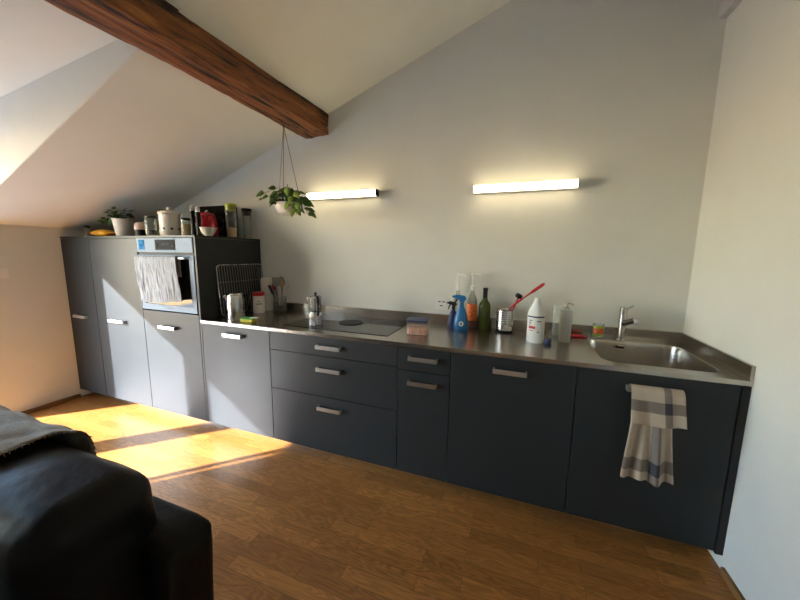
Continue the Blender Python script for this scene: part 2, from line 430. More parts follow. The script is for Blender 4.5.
# ---------------------------------------------------------------- kitchen run
YD = -.637           # face of the fronts
YC = YD+.02          # carcass front
ZB = .08
X = [-.762, -.346, .279, .931, 1.570, 2.514, 2.828, 3.453, 4.068]
ZT = 1.528; ZW = .9
G = .0022
def front(parent, x0, x1, z0, z1, name='door', hx=None, hz=None, hw=.17, m='laminate'):
    f = obj(name, B(x0+G, x1-G, -.019, 0, z0+G, z1-G), m, parent, bevel=.0012)
    if hx is not None:
        bm = newbm()
        prism(bm, [(hx-hw/2, hz-.013), (hx+hw/2, hz-.013), (hx+hw/2, hz+.013), (hx-hw/2, hz+.013)], -.049, -.043)
        for sx in (-1, 1):
            xa = hx+sx*(hw/2); xb = xa-sx*.008
            box(bm, min(xa, xb), max(xa, xb), -.046, -.0185, hz-.013, hz+.013)
        h = obj('handle', bm, 'alu', f, bevel=.002)
        h['label'] = 'brushed aluminium bar handle'
    return f
def cabinet(label, i, top, name='base_cabinet', x1=None, group=None, topz=None, cat='cabinet'):
    x0 = X[i]; xe = x1 or X[i+1]
    t = thing(name, label, cat, (x0, YC, 0), group=group)
    return t, xe-x0
def carcass(t, wd, z0, z1, y1=.615, m='gap', name='body', hole=None):
    bm = newbm()
    box(bm, .001, wd-.001, .0005, y1-.004, z0, z1-.0005)
    return obj(name, bm, m, t)
# tall cabinets
t, wd = cabinet('tall narrow grey cabinet at the left end, against the left wall', 0, ZT, 'tall_cabinet')
carcass(t, wd, ZB, ZT-.0175); front(t, 0, wd, ZB, ZT-.018, hx=wd/2-.02, hz=.81, hw=.175)
t, wd = cabinet('tall wide grey cabinet half in sun, between the narrow end cabinet and oven', 1, ZT, 'tall_cabinet')
carcass(t, wd, ZB, ZT-.0175); front(t, 0, wd, ZB, ZT-.018, hx=wd/2-.02, hz=.808, hw=.2)
t, wd = cabinet('tall grey oven housing cabinet with a door under the oven', 2, ZT, 'oven_cabinet')
bm = newbm(); box(bm, .001, wd-.02, .0005, .615, ZB, .925); box(bm, .001, .02, .0005, .615, .925, ZT-.0175); box(bm, wd-.036, wd-.020, .0005, .615, .925, ZT-.0175)
box(bm, .02, wd-.036, .56, .615, .925, ZT-.0175); box(bm, .02, wd-.036, .0005, .56, 1.51, ZT-.0175)
obj('body', bm, 'gap', t)
obj('side_panel', B(wd-.018, wd-.0005, -.019, .612, ZB, ZT-.018), 'laminate', t, bevel=.001)
front(t, 0, wd-.02, ZB, .935, hx=wd/2-.03, hz=.81, hw=.185)
o = obj('cabinet_top_panel', B(X[0], X[3], YD-.001, -.001, ZT-.017, ZT), 'laminate', bevel=.001)
tag(o, 'thin dark grey top panel lying over the tall cabinets', 'panel')
# oven
ov = thing('oven', 'built-in stainless steel oven with black glass door', 'oven', (.283, YC, .925))
ow_ = .61
obj('body', B(.022, ow_-.01, .002, .5, .02, .58), 'darkmetal', ov)
pz0, pz1 = .475, .583
o = obj('control_panel', B(.004, ow_+.012, -.025, 0, pz0, pz1), 'ovensteel', ov, bevel=.002)
ds = obj('display', B(.225, .445, -.0275, -.0245, pz0+.018, pz1-.012), 'displayglass', o)
bm = newbm()
for k in range(4):
    box(bm, .30+k*.022, .314+k*.022, -.0285, -.0274, pz0+.05, pz0+.072)
obj('digits', bm, mat('display_grey', (.08, .085, .09), .7, spec=.1), ds)
for kx in (.245, .42):
    obj('button', lathe(newbm(), [(0, 0), (.010, 0), (.010, .004), (0, .004)], 16, mtx=Matrix.Translation((kx, -.0274, pz0+.05))@Matrix.Rotation(PI/2, 4, 'X')), mat('display_grey', (.06, .065, .07), .7, spec=.1), ds)
obj('sticker', B(.035, .10, -.0262, -.0250, pz0+.022, pz0+.095), 'sky_sticker', o)
dz0, dz1 = .018, .455
bm = newbm(); box(bm, .004, ow_+.012, -.024, 0, dz0, dz0+.048)
box(bm, .004, .048, -.024, 0, dz0+.048, dz1); box(bm, ow_-.036, ow_+.012, -.024, 0, dz0+.048, dz1); box(bm, .048, ow_-.036, -.024, 0, dz1-.03, dz1)
dr = obj('door', bm, 'ovensteel', ov, bevel=.002)
obj('door_glass', B(.048, ow_-.036, -.020, -.004, dz0+.048, dz1-.03), 'blackglass', dr)
obj('vent_gap', B(.004, ow_+.012, -.012, 0, dz1+.002, pz0-.002), 'gap', ov)
h = newbm(); tube(h, [(.03, -.055, dz1-.022), (.57, -.055, dz1-.022)], .009, 12)
box(h, .040, .055, -.055, -.02, dz1-.031, dz1-.013); box(h, .545, .56, -.055, -.02, dz1-.031, dz1-.013)
obj('handle', h, 'steel2', dr, smooth=True)
bm = newbm()
for k, wv_ in enumerate((.006, .004, .006, .006, .005, .006, .004, .006, .006)):
    box(bm, .29+k*.0085, .29+k*.0085+wv_, -.0245, -.0239, dz0+.018, dz0+.026)
obj('lettering', bm, mat('logo_grey', (.10, .10, .11), .4), dr)
# linen towel over the oven handle
ox, oy, oz = .283, YC-.055, .925+dz1-.022
def tw(u, v):
    x = ox+.045+u*(.455) + (.02*(v-.3) if v > .3 else 0)+.004*math.sin(v*9)
    fold = min(1, abs(v-.22)*4)*(.012*mnoise.noise(Vector((u*17+v*1.5, v*2.2, 1)))+.008*mnoise.noise(Vector((u*42+v*3, v*4, 3))))
    if v < .15:
        return (x, oy+.017+fold*.3, oz-.14+.14*v/.15)
    if v < .25:
        a = PI*(v-.15)/.10
        return (x, oy+.017*math.cos(a)+fold*.2, oz+.015*math.sin(a))
    k = (v-.25)/.75
    return (x+k*.03, oy-.017-.004*k-abs(fold), oz-k*(.335+.015*math.sin(u*5)))
o = obj('kitchen_towel', grid(70, 48, tw), 'linen', smooth=True, ang=180); solid(o, .003)
tag(o, 'crinkled pale grey linen towel hanging over the oven door handle', 'towel')

# base cabinets
t, wd = cabinet('grey base cabinet with single pull-out front, next to the oven housing', 3, 0)
carcass(t, wd, ZB, .868); front(t, 0, wd, ZB, .876, hx=wd/2, hz=.812, hw=.17)
t, wd = cabinet('wide grey base cabinet with three drawers under the hob', 4, 0, 'drawer_cabinet')
carcass(t, wd, ZB, .868)
for za, zb_, hz in ((.748, .876, .812), (.470, .748, .662), (ZB, .470, .396)):
    front(t, 0, wd, za, zb_, 'drawer', hx=wd/2+.005, hz=hz, hw=.178)
t, wd = cabinet('narrow grey base cabinet with a drawer over a tall front, right of hob', 5, 0, 'narrow_cabinet')
carcass(t, wd, ZB, .868)
front(t, 0, wd, .735, .876, 'drawer', hx=wd/2, hz=.814, hw=.172)
front(t, 0, wd, ZB, .735, 'door', hx=wd/2, hz=.667, hw=.176)
t, wd = cabinet('grey base cabinet with one plain front, between narrow cabinet and sink cabinet', 6, 0)
carcass(t, wd, ZB, .868); front(t, 0, wd, ZB, .876, hx=wd/2, hz=.806, hw=.168)
t, wd = cabinet('grey sink cabinet at the right end of the run with a tea towel bar', 7, 0, 'sink_cabinet')
bm = newbm(); box(bm, .001, wd-.001, .0005, .615, ZB, .66); box(bm, .001, .016, .0005, .615, .66, .868); box(bm, wd-.012, wd-.001, .0005, .615, .66, .868)
obj('body', bm, 'gap', t)
front(t, 0, wd, ZB, .876, hx=wd/2-.005, hz=.806, hw=.2)
o = obj('end_panel', B(X[8]+.003, XR-.0005, YD, -.001, ZB-.01, .878), 'gap', bevel=.001)
tag(o, 'narrow black filler panel between the sink cabinet and right wall', 'panel')
o = obj('plinth', B(XL+.003, 4.0, YD+.12, YD+.132, 0, ZB-.001), 'alu')
tag(o, 'low metal plinth strip under the cabinets', 'plinth')

# worktop with sink cut-out and upstands
def rrect(x0, x1, y0, y1, r, n=8):
    pts = []
    for cx, cy, a0 in ((x1-r, y1-r, 0), (x0+r, y1-r, PI/2), (x0+r, y0+r, PI), (x1-r, y0+r, 1.5*PI)):
        for i in range(n+1):
            a = a0+PI/2*i/n; pts.append((cx+r*math.cos(a), cy+r*math.sin(a)))
    return pts
wt = thing('worktop', 'long brushed stainless steel worktop with back upstand', 'worktop', (X[3], YD, .878))
wx, wy, wz = X[3], YD, .878
SX0, SX1, SY0, SY1 = 3.57, 4.045, -.572, -.098
y0 = YD-.006; zt = ZW
bm = newbm()
box(bm, X[3]+.001-wx, 3.5-wx, y0-wy, -.001-wy, 0, zt-wz)
# the panel around the sink
inner = rrect(SX0, SX1, SY0, SY1, .07)
ox0, ox1, oy0, oy1 = 3.5, XR-.001, y0, -.001
outer = []
cxm, cym = (SX0+SX1)/2, (SY0+SY1)/2
def hit(dx, dy):
    ts = []
    if dx > 0: ts.append((ox1-cxm)/dx)
    if dx < 0: ts.append((ox0-cxm)/dx)
    if dy > 0: ts.append((oy1-cym)/dy)
    if dy < 0: ts.append((oy0-cym)/dy)
    t_ = min(ts); return (cxm+dx*t_, cym+dy*t_)
cornerdirs = []
for i, (x, y) in enumerate(inner):
    outer.append(hit(x-cxm, y-cym))
# snap the middle of each corner arc to the rectangle's corner
nn = 9
for k, (cx_, cy_) in enumerate(((ox1, oy1), (ox0, oy1), (ox0, oy0), (ox1, oy0))):
    outer[k*nn+4] = (cx_, cy_)
rings = []
for pts, z in ((inner, -.0), (inner, zt-wz), (outer, zt-wz), (outer, 0)):
    rings.append([bm.verts.new((x-wx, y-wy, z)) for x, y in pts])
m_ = len(inner)
for a, b in ((0, 1), (1, 2), (2, 3), (3, 0)):
    for i in range(m_):
        j = (i+1) % m_
        bm.faces.new((rings[a][i], rings[a][j], rings[b][j], rings[b][i]))
obj('top_plate', bm, 'steel', wt)
zu = .066
o = obj('back_upstand', B(X[3]+.001-wx, XR-.0015-wx, -.016-wy, -.001-wy, zt-wz, zt+zu-wz), 'steel', wt, bevel=.002)
o = obj('side_upstand', B(XR-.0155-wx, XR-.001-wx, y0-wy, -.017-wy, zt-wz, zt+zu-wz), 'steel', wt, bevel=.002)
# sink
sk = thing('sink', 'large square stainless steel sink bowl sunk into worktop by right wall', 'sink', (cxm, cym, .70))
bm = newbm(); rr = []
for ins, z, r in ((.0008, .9005, .07), (.004, .899, .07), (.008, .88, .068), (.013, .75, .06), (.022, .722, .055), (.05, .712, .04)):
    rr.append([bm.verts.new((x-cxm, y-cym, z-.70)) for x, y in rrect(SX0+ins, SX1-ins, SY0+ins, SY1-ins, r)])
for ins, z, r in ((.05, .709, .04), (.020, .719, .055), (.011, .75, .06), (.006, .878, .068), (.0009, .8775, .07)):
    rr.append([bm.verts.new((x-cxm, y-cym, z-.70)) for x, y in rrect(SX0+ins, SX1-ins, SY0+ins, SY1-ins, r)])
for idx in range(len(rr)-1):
    if idx == 5: continue
    for i in range(m_):
        j = (i+1) % m_; bm.faces.new((rr[idx][i], rr[idx][j], rr[idx+1][j], rr[idx+1][i]))
bm.faces.new(rr[5]); bm.faces.new(rr[6])
for i in range(m_):
    j = (i+1) % m_; bm.faces.new((rr[0][i], rr[0][j], rr[-1][j], rr[-1][i]))
sb = obj('basin', bm, 'steel', sk, smooth=True, ang=40)
obj('drain', L([(0, .0125), (.045, .0125), (.045, .015), (.036, .0155), (.03, .0135), (0, .0135)], 28), 'steel2', sk, smooth=True)
ofx, ofy = 3.755-cxm, SY1-.013-cym
ob = obj('overflow', PR([(a-.0, b) for a, b in rrect(ofx-.032, ofx+.032, .152, .168+.010, .012, 5)], ofy-.0, ofy-.004), 'steel2', sk, bevel=.001)
obj('overflow_slot', PR(rrect(ofx-.024, ofx+.024, .158, .172, .007, 5), ofy-.0035, ofy-.005), 'gap', ob)
# faucet
fx, fy = 3.772, -.055
fa = thing('faucet', 'steel single lever mixer tap behind the sink bowl', 'faucet', (fx, fy, ZW))
obj('body', L([(0, 0), (.025, 0), (.025, .006), (.0205, .009), (.0205, .165), (.019, .168), (0, .168)], 28), 'steel', fa, smooth=True)
obj('cap', L([(0, .169), (.0205, .169), (.0205, .200), (.017, .204), (0, .204)], 28), 'steel', fa, smooth=True)
obj('lever', T([(.006, 0, .190), (.024, -.012, .205), (.040, -.022, .218)], [.006, .0055, .005], 10), 'steel', fa, smooth=True)
sp = obj('spout', T([(.0, -.0, .10), (.012, -.040, .117), (.030, -.100, .142), (.034, -.115, .148)], .0165, 16), 'steel', fa, smooth=True)
obj('aerator', T([(.033, -.110, .146), (.035, -.118, .125)], .012, 14), 'steel2', sp, smooth=True)
# hob
hb = thing('hob', 'flush black glass induction hob set in the steel worktop', 'hob', (1.61, -.545, ZW))
obj('glass_plate', B(0, .80, 0, .49, .0002, .0035), 'blackglass', hb, bevel=.001)
mk = mat('hob_marking', (.10, .10, .10), .4)
for hx_, hy_, hr in ((.16, .14, .085), (.16, .35, .095), (.64, .14, .085), (.64, .35, .095)):
    obj('zone_marking', lathe(newbm(), [(hr-.002, .0035), (hr, .0035), (hr, .0038), (hr-.002, .0038)], 40, c=(hx_, hy_, 0), closed=True), mk, hb)
vt = obj('downdraft_vent', L([(0, .0035), (.088, .0035), (.088, .008), (.082, .010), (.07, .010), (0, .0095)], 40, c=(.405, .255, 0)), 'black', hb, smooth=True)
vt['label'] = 'round matt black vent cover'

# outlet on back wall and switch on left wall
def plate(nm, label, loc, rz, wdt, hgt, socket):
    t = thing(nm, label, 'outlet' if socket else 'switch', loc, rz)
    obj('cover_plate', B(-wdt/2, wdt/2, -.009, -.0005, -hgt/2, hgt/2), 'white', t, bevel=.002)
    if socket:
        f = obj('socket_face', B(-wdt/2+.012, wdt/2-.012, -.0115, -.0085, -hgt/2+.012, hgt/2-.012), 'white', t, bevel=.001)
        for cx_, cz_ in ((-.016, .014), (.016, .014), (0, -.016)):
            bm = newbm()
            for dx_, dz_ in ((-.0065, 0), (0, .002), (.0065, 0)):
                lathe(bm, [(0, 0), (.0042, 0), (.0042, .0008), (0, .0008)], 10, mtx=Matrix.Translation((cx_+dx_, -.0115, cz_+dz_))@Matrix.Rotation(PI/2, 4, 'X'))
            obj('socket_hole', bm, 'black', f)
    else:
        obj('rocker', B(-wdt/2+.016, wdt/2-.016, -.0125, -.0085, -hgt/2+.014, hgt/2-.014), 'white', t, bevel=.0015)
plate('wall_outlet', 'white square power outlet on the back wall above the worktop', (2.625, 0, 1.046), 0, .098, .092, True)
plate('light_switch', 'white light switch on the low left wall, cut by the picture edge', (XL, -1.045, 1.215), PI/2, .125, .085, False)

# ---------------------------------------------------------------- wall lamps
def wall_light(x0, x1, z, label):
    t = thing('wall_light', label, 'wall lamp', ((x0+x1)/2, 0, z), group='linear wall lamps over the worktop')
    hw = (x1-x0)/2
    obj('back_rail', B(-hw, hw, -.040, -.012, -.022, .020), 'alu', t, bevel=.002)
    for xa in (-hw+.14, hw-.20): obj('bracket', B(xa, xa+.06, -.012, -.0005, -.015, .015), 'white', t)
    d = obj('diffuser', PR([(-.041, -.0215), (-.068, -.0215), (-.076, -.014), (-.076, .016), (-.068, .0235), (-.041, .0235)], -hw+.004, hw-.004, 'x'), 'led', t)
    for s in (-1, 1):
        obj('end_cap', B(min(s*hw, s*(hw-.004)), max(s*hw, s*(hw-.004)), -.078, -.011, -.024, .025), 'darkmetal', t)
wall_light(1.495, 2.115, 1.866, 'lit linear wall lamp over the hob, half behind the hanging plant')
wall_light(2.83, 3.465, 1.849, 'lit linear wall lamp on the bare wall, nearer the sink')

# ---------------------------------------------------------------- plants
def leaf(bm, base, d, up, ln, wd_, droop=.3):
    d = d.normalized(); side = d.cross(up).normalized(); nrm = side.cross(d).normalized()
    prof = [(0, .0), (.10, .55), (.28, .95), (.48, 1.0), (.70, .72), (.88, .32), (1, 0)]
    mid = []; lf = []; rt = []
    for t_, w_ in prof:
        c = base+d*ln*t_-Vector((0, 0, 1))*droop*ln*t_*t_
        mid.append(bm.verts.new(c))
        if w_ > 0:
            lf.append(bm.verts.new(c+side*wd_*w_*.5+nrm*wd_*.12*w_)); rt.append(bm.verts.new(c-side*wd_*w_*.5+nrm*wd_*.12*w_))
        else: lf.append(None); rt.append(None)
    for i in range(len(prof)-1):
        for e in (lf, rt):
            vs = [v for v in (mid[i], mid[i+1], e[i+1], e[i]) if v]
            if len(vs) > 2: bm.faces.new(vs)
def hanging():
    cx, cy, cz = 1.492, -.30, 1.722
    t = thing('hanging_planter', 'cream bowl with trailing green pothos hanging by cords from the beam', 'hanging plant', (cx, cy, cz))
    prof = [(0, -.035), (.04, -.034), (.075, -.018), (.094, .02), (.098, .055), (.094, .055), (.090, .02), (.07, -.012), (0, -.028)]
    pot = obj('bowl', L([(r, z) for r, z in prof], 36), 'ceramic', t, smooth=True, ang=60)
    obj('soil', L([(0, .0), (.084, .0), (.09, .035), (0, .042)], 28), 'soil', t, smooth=True)
    hookp = Vector((1.478-cx, -.30-cy, 2.325-cz))
    for k in range(3):
        a = 2*PI*k/3+.5
        p = Vector((.0965*math.cos(a), .0965*math.sin(a), .05))
        obj('cord', T([hookp, hookp.lerp(p, .5), p, (0.06*math.cos(a), .06*math.sin(a), -.026)], .0022, 6), 'jute', t)
    obj('hook', T([hookp+Vector((0, 0, .02)), hookp+Vector((0, 0, -.012))], .004, 8), 'darkmetal', t)
    rnd = random.Random(11)
    f1, f2 = newbm(), newbm(); st = newbm()
    def spray(n, bm, amin, amax, rmin, rmax, zmin, zmax, size):
        for _ in range(n):
            a = rnd.uniform(amin, amax); r = rnd.uniform(rmin, rmax); z = rnd.uniform(zmin, zmax)
            base = Vector((r*math.cos(a), r*math.sin(a), z))
            d = Vector((math.cos(a)+rnd.uniform(-.6, .6), math.sin(a)+rnd.uniform(-.6, .6), rnd.uniform(-.7, .5)))
            s = size*rnd.uniform(.75, 1.2)
            leaf(bm, base, d, Vector((rnd.uniform(-.4, .4), -.9+rnd.uniform(-.4, .4), .7)).normalized(), s, s*.72, rnd.uniform(.2, .6))
            tube(st, [(base.x*.25, base.y*.25, .04), (base.x*.7, base.y*.7, max(z, .06)+.01), base], .0016, 4)
    spray(64, f1, 0, 2*PI, .02, .115, .04, .15, .066)
    spray(10, f1, -.6, .6, .09, .16, -.03, .07, .065)
    # leaf out to the left, lime ones at the right
    for bx_, bz_, s in ((-.165, .125, .07), (-.13, .10, .05), (-.185, .085, .03)):
        leaf(f1, Vector((bx_, -.06, bz_)), Vector((-.8, -.2, .05)), Vector((0, -1, .5)), s, s*.75, .4)
        tube(st, [(-.03, 0, .05), (bx_*.6, -.04, bz_+.03), (bx_, -.06, bz_)], .0018, 4)
    for bx_, bz_, s, dx_ in ((.07, .15, .07, .3), (.13, .115, .07, .9), (.10, .09, .06, .2), (.15, .04, .06, .4), (.12, .0, .06, .1), (.165, -.005, .045, .2), (.09, .05, .06, -.2)):
        leaf(f2, Vector((bx_, -.09, bz_)), Vector((dx_, -.3, -.45)), Vector((.2, -1, .4)), s, s*.7, .3)
        tube(st, [(.03, -.02, .05), (bx_*.7, -.06, bz_+.03), (bx_, -.09, bz_)], .0018, 4)
    o = obj('foliage', f1, 'leaf', t, smooth=True, ang=180); solid(o, .0008)
    o = obj('young_foliage', f2, 'leaf2', t, smooth=True, ang=180); solid(o, .0008); o['label'] = 'bright lime green leaves'
    obj('stem', st, 'leaf', t)
hanging()

ZC = ZT+.0003
def pot_plant():
    x, y = -.095, -.50
    t = thing('potted_plant', 'small bushy green plant in a white pot on the tall cabinet', 'potted plant', (x, y, ZC))
    obj('pot', L([(0, 0), (.052, 0), (.055, .004), (.076, .146), (.079, .15), (.073, .15), (.051, .012), (0, .012)], 32), 'ceramic', t, smooth=True, ang=50)
    obj('soil', L([(0, .10), (.066, .10), (.069, .128), (0, .135)], 24), 'soil', t)
    rnd = random.Random(5); f = newbm(); st = newbm()
    for k in range(60):
        a = rnd.uniform(0, 2*PI); r = rnd.uniform(.01, .085); z = .14+rnd.uniform(0, .085)*(1.0)
        c = Vector((r*math.cos(a)*1.0-.028, r*math.sin(a)-.015, z))
        if k < 14: c = Vector((-.10+rnd.uniform(-.03, .03), -.055+rnd.uniform(-.03, .02), .11+rnd.uniform(-.01, .05)))
        d = Vector((math.cos(a), math.sin(a), rnd.uniform(-.1, 1)))
        leaf(f, c, d, Vector((rnd.uniform(-.3, .3), -.5, 1)), .046*rnd.uniform(.8, 1.4), .034, .3)
        tube(st, [(0, 0, .12), c*.5+Vector((0, 0, .075)), c], .0012, 4)
    o = obj('foliage', f, 'leaf', t, smooth=True, ang=180); solid(o, .0007)
    obj('stem', st, 'leaf', t)
pot_plant()

# ---------------------------------------------------------------- things on the tall cabinets
def jar(name, label, cat, x, y, z, r, h, body='clear', lid=None, lidh=.02, content=None, ch=0, neck=.9, lidr=None, group=None):
    t = thing(name, label, cat, (x, y, z), group=group)
    wt_ = .0025
    nz = h-lidh
    obj('body', L([(0, 0), (r*.94, 0), (r, .006), (r, nz*.86), (r*neck, nz*.96), (r*neck, nz), (r*neck-wt_, nz), (r*neck-wt_, nz*.96), (r-wt_, nz*.85), (r-wt_, .008), (0, .006)], 30), body, t, smooth=True, ang=50)
    if content: obj('contents', L([(0, .0085), (r-.0035, .0085), (r-.0035, ch), (0, ch)], 26), content, t)
    if lid:
        lr = lidr or r*neck+.003
        obj('lid', L([(0, nz+.0004), (lr, nz+.0004), (lr, h-.003), (lr-.003, h), (0, h)], 30), lid, t, smooth=True)
    return t
jar('spice_jar', 'tiny clear glass jar at the left end of the tall cabinet top', 'jar', -.60, -.51, ZC, .02, .105, lid='darkmetal', lidh=.018, content='greyplastic', ch=.05)
def packet():
    t = thing('food_packet', 'yellow and orange food packet lying on the tall cabinet', 'packet', (-.375, -.5, ZC), .25)
    def pf(u, v):
        a = v*2*PI; px = (u-.5)*.20
        k = max(.02, 1-(abs(u-.5)*2)**3)
        return (px, math.cos(a)*.055*(.75+.25*k), .034+math.sin(a)*.033*k+.003*mnoise.noise(Vector((u*9, v*9, 0)))*k)
    o = obj('pouch', grid(20, 18, pf), 'yellow', t, smooth=True, ang=180)
    for s in (-1, 1): obj('sealed_edge', B(min(s*.099, s*.118), max(s*.099, s*.118), -.045, .045, .032, .035), 'red', t)
packet()
def pinkpot():
    t = thing('round_tub', 'round pale pink tub with a black base beside the white plant pot', 'tub', (.13, -.50, ZC))
    obj('base', L([(0, 0), (.040, 0), (.043, .004), (.043, .058), (0, .058)], 28), 'black', t, smooth=True)
    obj('lid', L([(0, .0585), (.045, .0585), (.046, .066), (.044, .096), (.036, .112), (.018, .119), (0, .12)], 28), 'pink', t, smooth=True)
pinkpot()
jar('storage_jar', 'clear glass storage jar beside the white ceramic crock', 'jar', .288, -.52, ZC, .040, .165, lid='darkmetal', lidh=.018, content='greyplastic', ch=.05)
t = thing('dark_bottle', 'dark bottle with black cap behind the clear storage jar', 'bottle', (.16, -.34, ZC))
obj('glass', L([(0, 0), (.03, 0), (.032, .004), (.032, .14), (.014, .18), (.013, .205), (0, .205)], 26), 'greenglass', t, smooth=True)
obj('cap', L([(0, .2055), (.017, .2055), (.017, .245), (0, .245)], 22), 'black', t, smooth=True)
# ceramic crock with ventilation holes
def crock():
    x, y = .490, -.50
    t = thing('ceramic_crock', 'cream ceramic storage crock with holes and knobbed lid on the cabinet', 'crock', (x, y, ZC))
    obj('body', L([(0, 0), (.066, 0), (.070, .004), (.074, .172), (.070, .172), (.066, .01), (0, .008)], 40), 'ceramic', t, smooth=True, ang=50)
    f0 = facing(x, y)
    for k in range(8):
        bm = newbm()
        a = f0+.12+k*2*PI/8; rr_ = .0712
        mt = Matrix.Translation((rr_*math.cos(a), rr_*math.sin(a), .058))@Matrix.Rotation(a, 4, 'Z')@Matrix.Rotation(PI/2, 4, 'Y')
        lathe(bm, [(0, -.002), (.0095, -.002), (.0095, .0008), (0, .0008)], 16, mtx=mt)
        obj('hole', bm, 'gap', t)
    ld = obj('lid', L([(0, .173), (.078, .173), (.080, .178), (.079, .187), (.060, .198), (.02, .203), (0, .203)], 40), 'ceramic', t, smooth=True, ang=50)
    obj('knob', L([(0, .2035), (.014, .2035), (.015, .210), (.020, .218), (.019, .226), (0, .229)], 24), 'ceramic', ld, smooth=True)
crock()
jar('grain_jar', 'glass jar of beige grain with black lid, right of the ceramic crock', 'jar', .655, -.49, ZC, .034, .14, lid='black', lidh=.016, content='beige', ch=.095, neck=1.0)
def mill(x, y, h, label):
    t = thing('pepper_mill', label, 'mill', (x, y, ZC), group='pair of black mills')
    obj('body', L([(0, 0), (.0165, 0), (.0165, .05), (.014, .09), (.0165, .13), (.0165, h-.045), (0, h-.045)], 24), 'black', t, smooth=True)
    obj('metal_top', L([(0, h-.0445), (.0155, h-.0445), (.0155, h-.012), (.010, h-.004), (0, h)], 24), 'steel2', t, smooth=True)
mill(.748, -.50, .24, 'black pepper mill with steel top, the left one of the pair')
mill(.800, -.495, .228, 'black pepper mill with steel top, the right one beside the red kettle')
def blackbox():
    t = thing('appliance_box', 'large black box standing behind the red kettle', 'box', (.605, -.15, ZC))
    obj('housing', B(-.175, .175, -.055, .055, 0, .278), 'matteblack', t, bevel=.008, seg=3)
    obj('front_panel', B(-.165, .165, -.058, -.0551, .012, .262), 'matteblack', t, bevel=.001)
blackbox()
def kettle_red():
    x, y = .712, -.345; f0 = facing(x, y)
    t = thing('red_kettle', 'shiny red kettle with a black handle on the tall cabinet', 'kettle', (x, y, ZC), f0+PI/2)
    obj('base', L([(0, 0), (.070, 0), (.072, .004), (.072, .016), (0, .016)], 32), 'black', t, smooth=True)
    obj('body', L([(0, .0165), (.074, .0165), (.080, .03), (.078, .09), (.068, .15), (.058, .175), (0, .178)], 36), mat('glossy_red_enamel', (.40, .006, .012), .12, coat=.8), t, smooth=True)
    ld = obj('lid', L([(0, .179), (.056, .179), (.050, .192), (.02, .20), (0, .2)], 30), 'red', t, smooth=True)
    obj('knob', L([(0, .2005), (.009, .2005), (.012, .21), (.008, .218), (0, .219)], 16), 'steel2', ld, smooth=True)
    obj('handle', T([(.060, 0, .165), (.095, 0, .172), (.112, 0, .14), (.108, 0, .09), (.080, 0, .05)], .011, 12), 'black', t, smooth=True)
    obj('spout', T([(-.066, 0, .12), (-.085, 0, .15), (-.098, 0, .168)], [.020, .014, .011], 12), 'red', t, smooth=True)
kettle_red()
t = thing('white_bowl', 'small white bowl in front of the red kettle', 'bowl', (.855, -.46, ZC))
obj('bowl_body', L([(0, 0), (.026, 0), (.028, .006), (.050, .035), (.062, .068), (.059, .068), (.046, .036), (.024, .010), (0, .009)], 32), 'ceramic', t, smooth=True, ang=60)
def blender_jar(x, y, r, h, lid, contents, ch, label, handle=False):
    t = thing('blender_jar' if handle else 'tall_storage_jar', label, 'jar', (x, y, ZC))
    obj('body', L([(0, 0), (r*.88, 0), (r*.9, .006), (r, h-.03), (r-.003, h-.03), (r*.9-.003, .010), (0, .008)], 30), 'clear', t, smooth=True, ang=50)
    if contents: obj('contents', L([(0, .0105), (r*.9-.005, .0105), (r*.9-.004, ch), (0, ch)], 26), contents, t)
    obj('lid', L([(0, h-.0295-.035), (r-.006, h-.0295-.035), (r-.005, h-.0295), (r+.002, h-.0295), (r+.002, h-.006), (0, h-.002)], 28), lid, t, smooth=True)
    return t
t = blender_jar(.830, -.215, .044, .29, 'lime', 'amber', .085, 'tall clear jar with lime green lid and amber contents', True)
t = blender_jar(.872, -.085, .040, .265, 'black', 'beige', .03, 'tall clear jar with black lid, nearest the back wall')

# ---------------------------------------------------------------- things on the worktop
ZK = ZW+.0003
# oven tray and rack leaning on the tall side panel
def tray():
    t = thing('baking_tray', 'black baking tray standing upright against the side of the oven housing', 'tray', (.935, -.27, ZW+.001))
    bm = newbm()
    prism(bm, rrect(-.21, .21, 0, .40, .03), .001, .004, 'x')
    obj('pan', bm, 'darkmetal', t)
    bm = newbm(); pts = rrect(-.205, .205, .005, .395, .03)
    tube(bm, [(.014, a, b) for a, b in pts]+[(.014, *pts[0])], .008, 8, cap=False)
    obj('rim', bm, 'darkmetal', t, smooth=True)
tray()
def rack():
    t = thing('oven_rack', 'chrome wire oven rack leaning in front of the black baking tray', 'rack', (.972, -.29, ZW+.002))
    lean = lambda b: .036-.036*b/.40
    def P(a, b): return (lean(b), a, b)
    pts = rrect(-.225, .245, .004, .405, .035)
    fr = newbm(); tube(fr, [P(a, b) for a, b in pts]+[P(*pts[0])], .0038, 8, cap=False)
    obj('frame', fr, 'steel2', t, smooth=True)
    bm = newbm()
    for k in range(18):
        a = -.20+k*.025
        tube(bm, [P(a, .006), P(a, .403)], .0017, 6)
    tube(bm, [P(-.222, .27), P(.243, .27)], .002, 6)
    obj('wire', bm, mat('rack_wire', (.30, .30, .30), .35, .9), t, smooth=True)
rack()
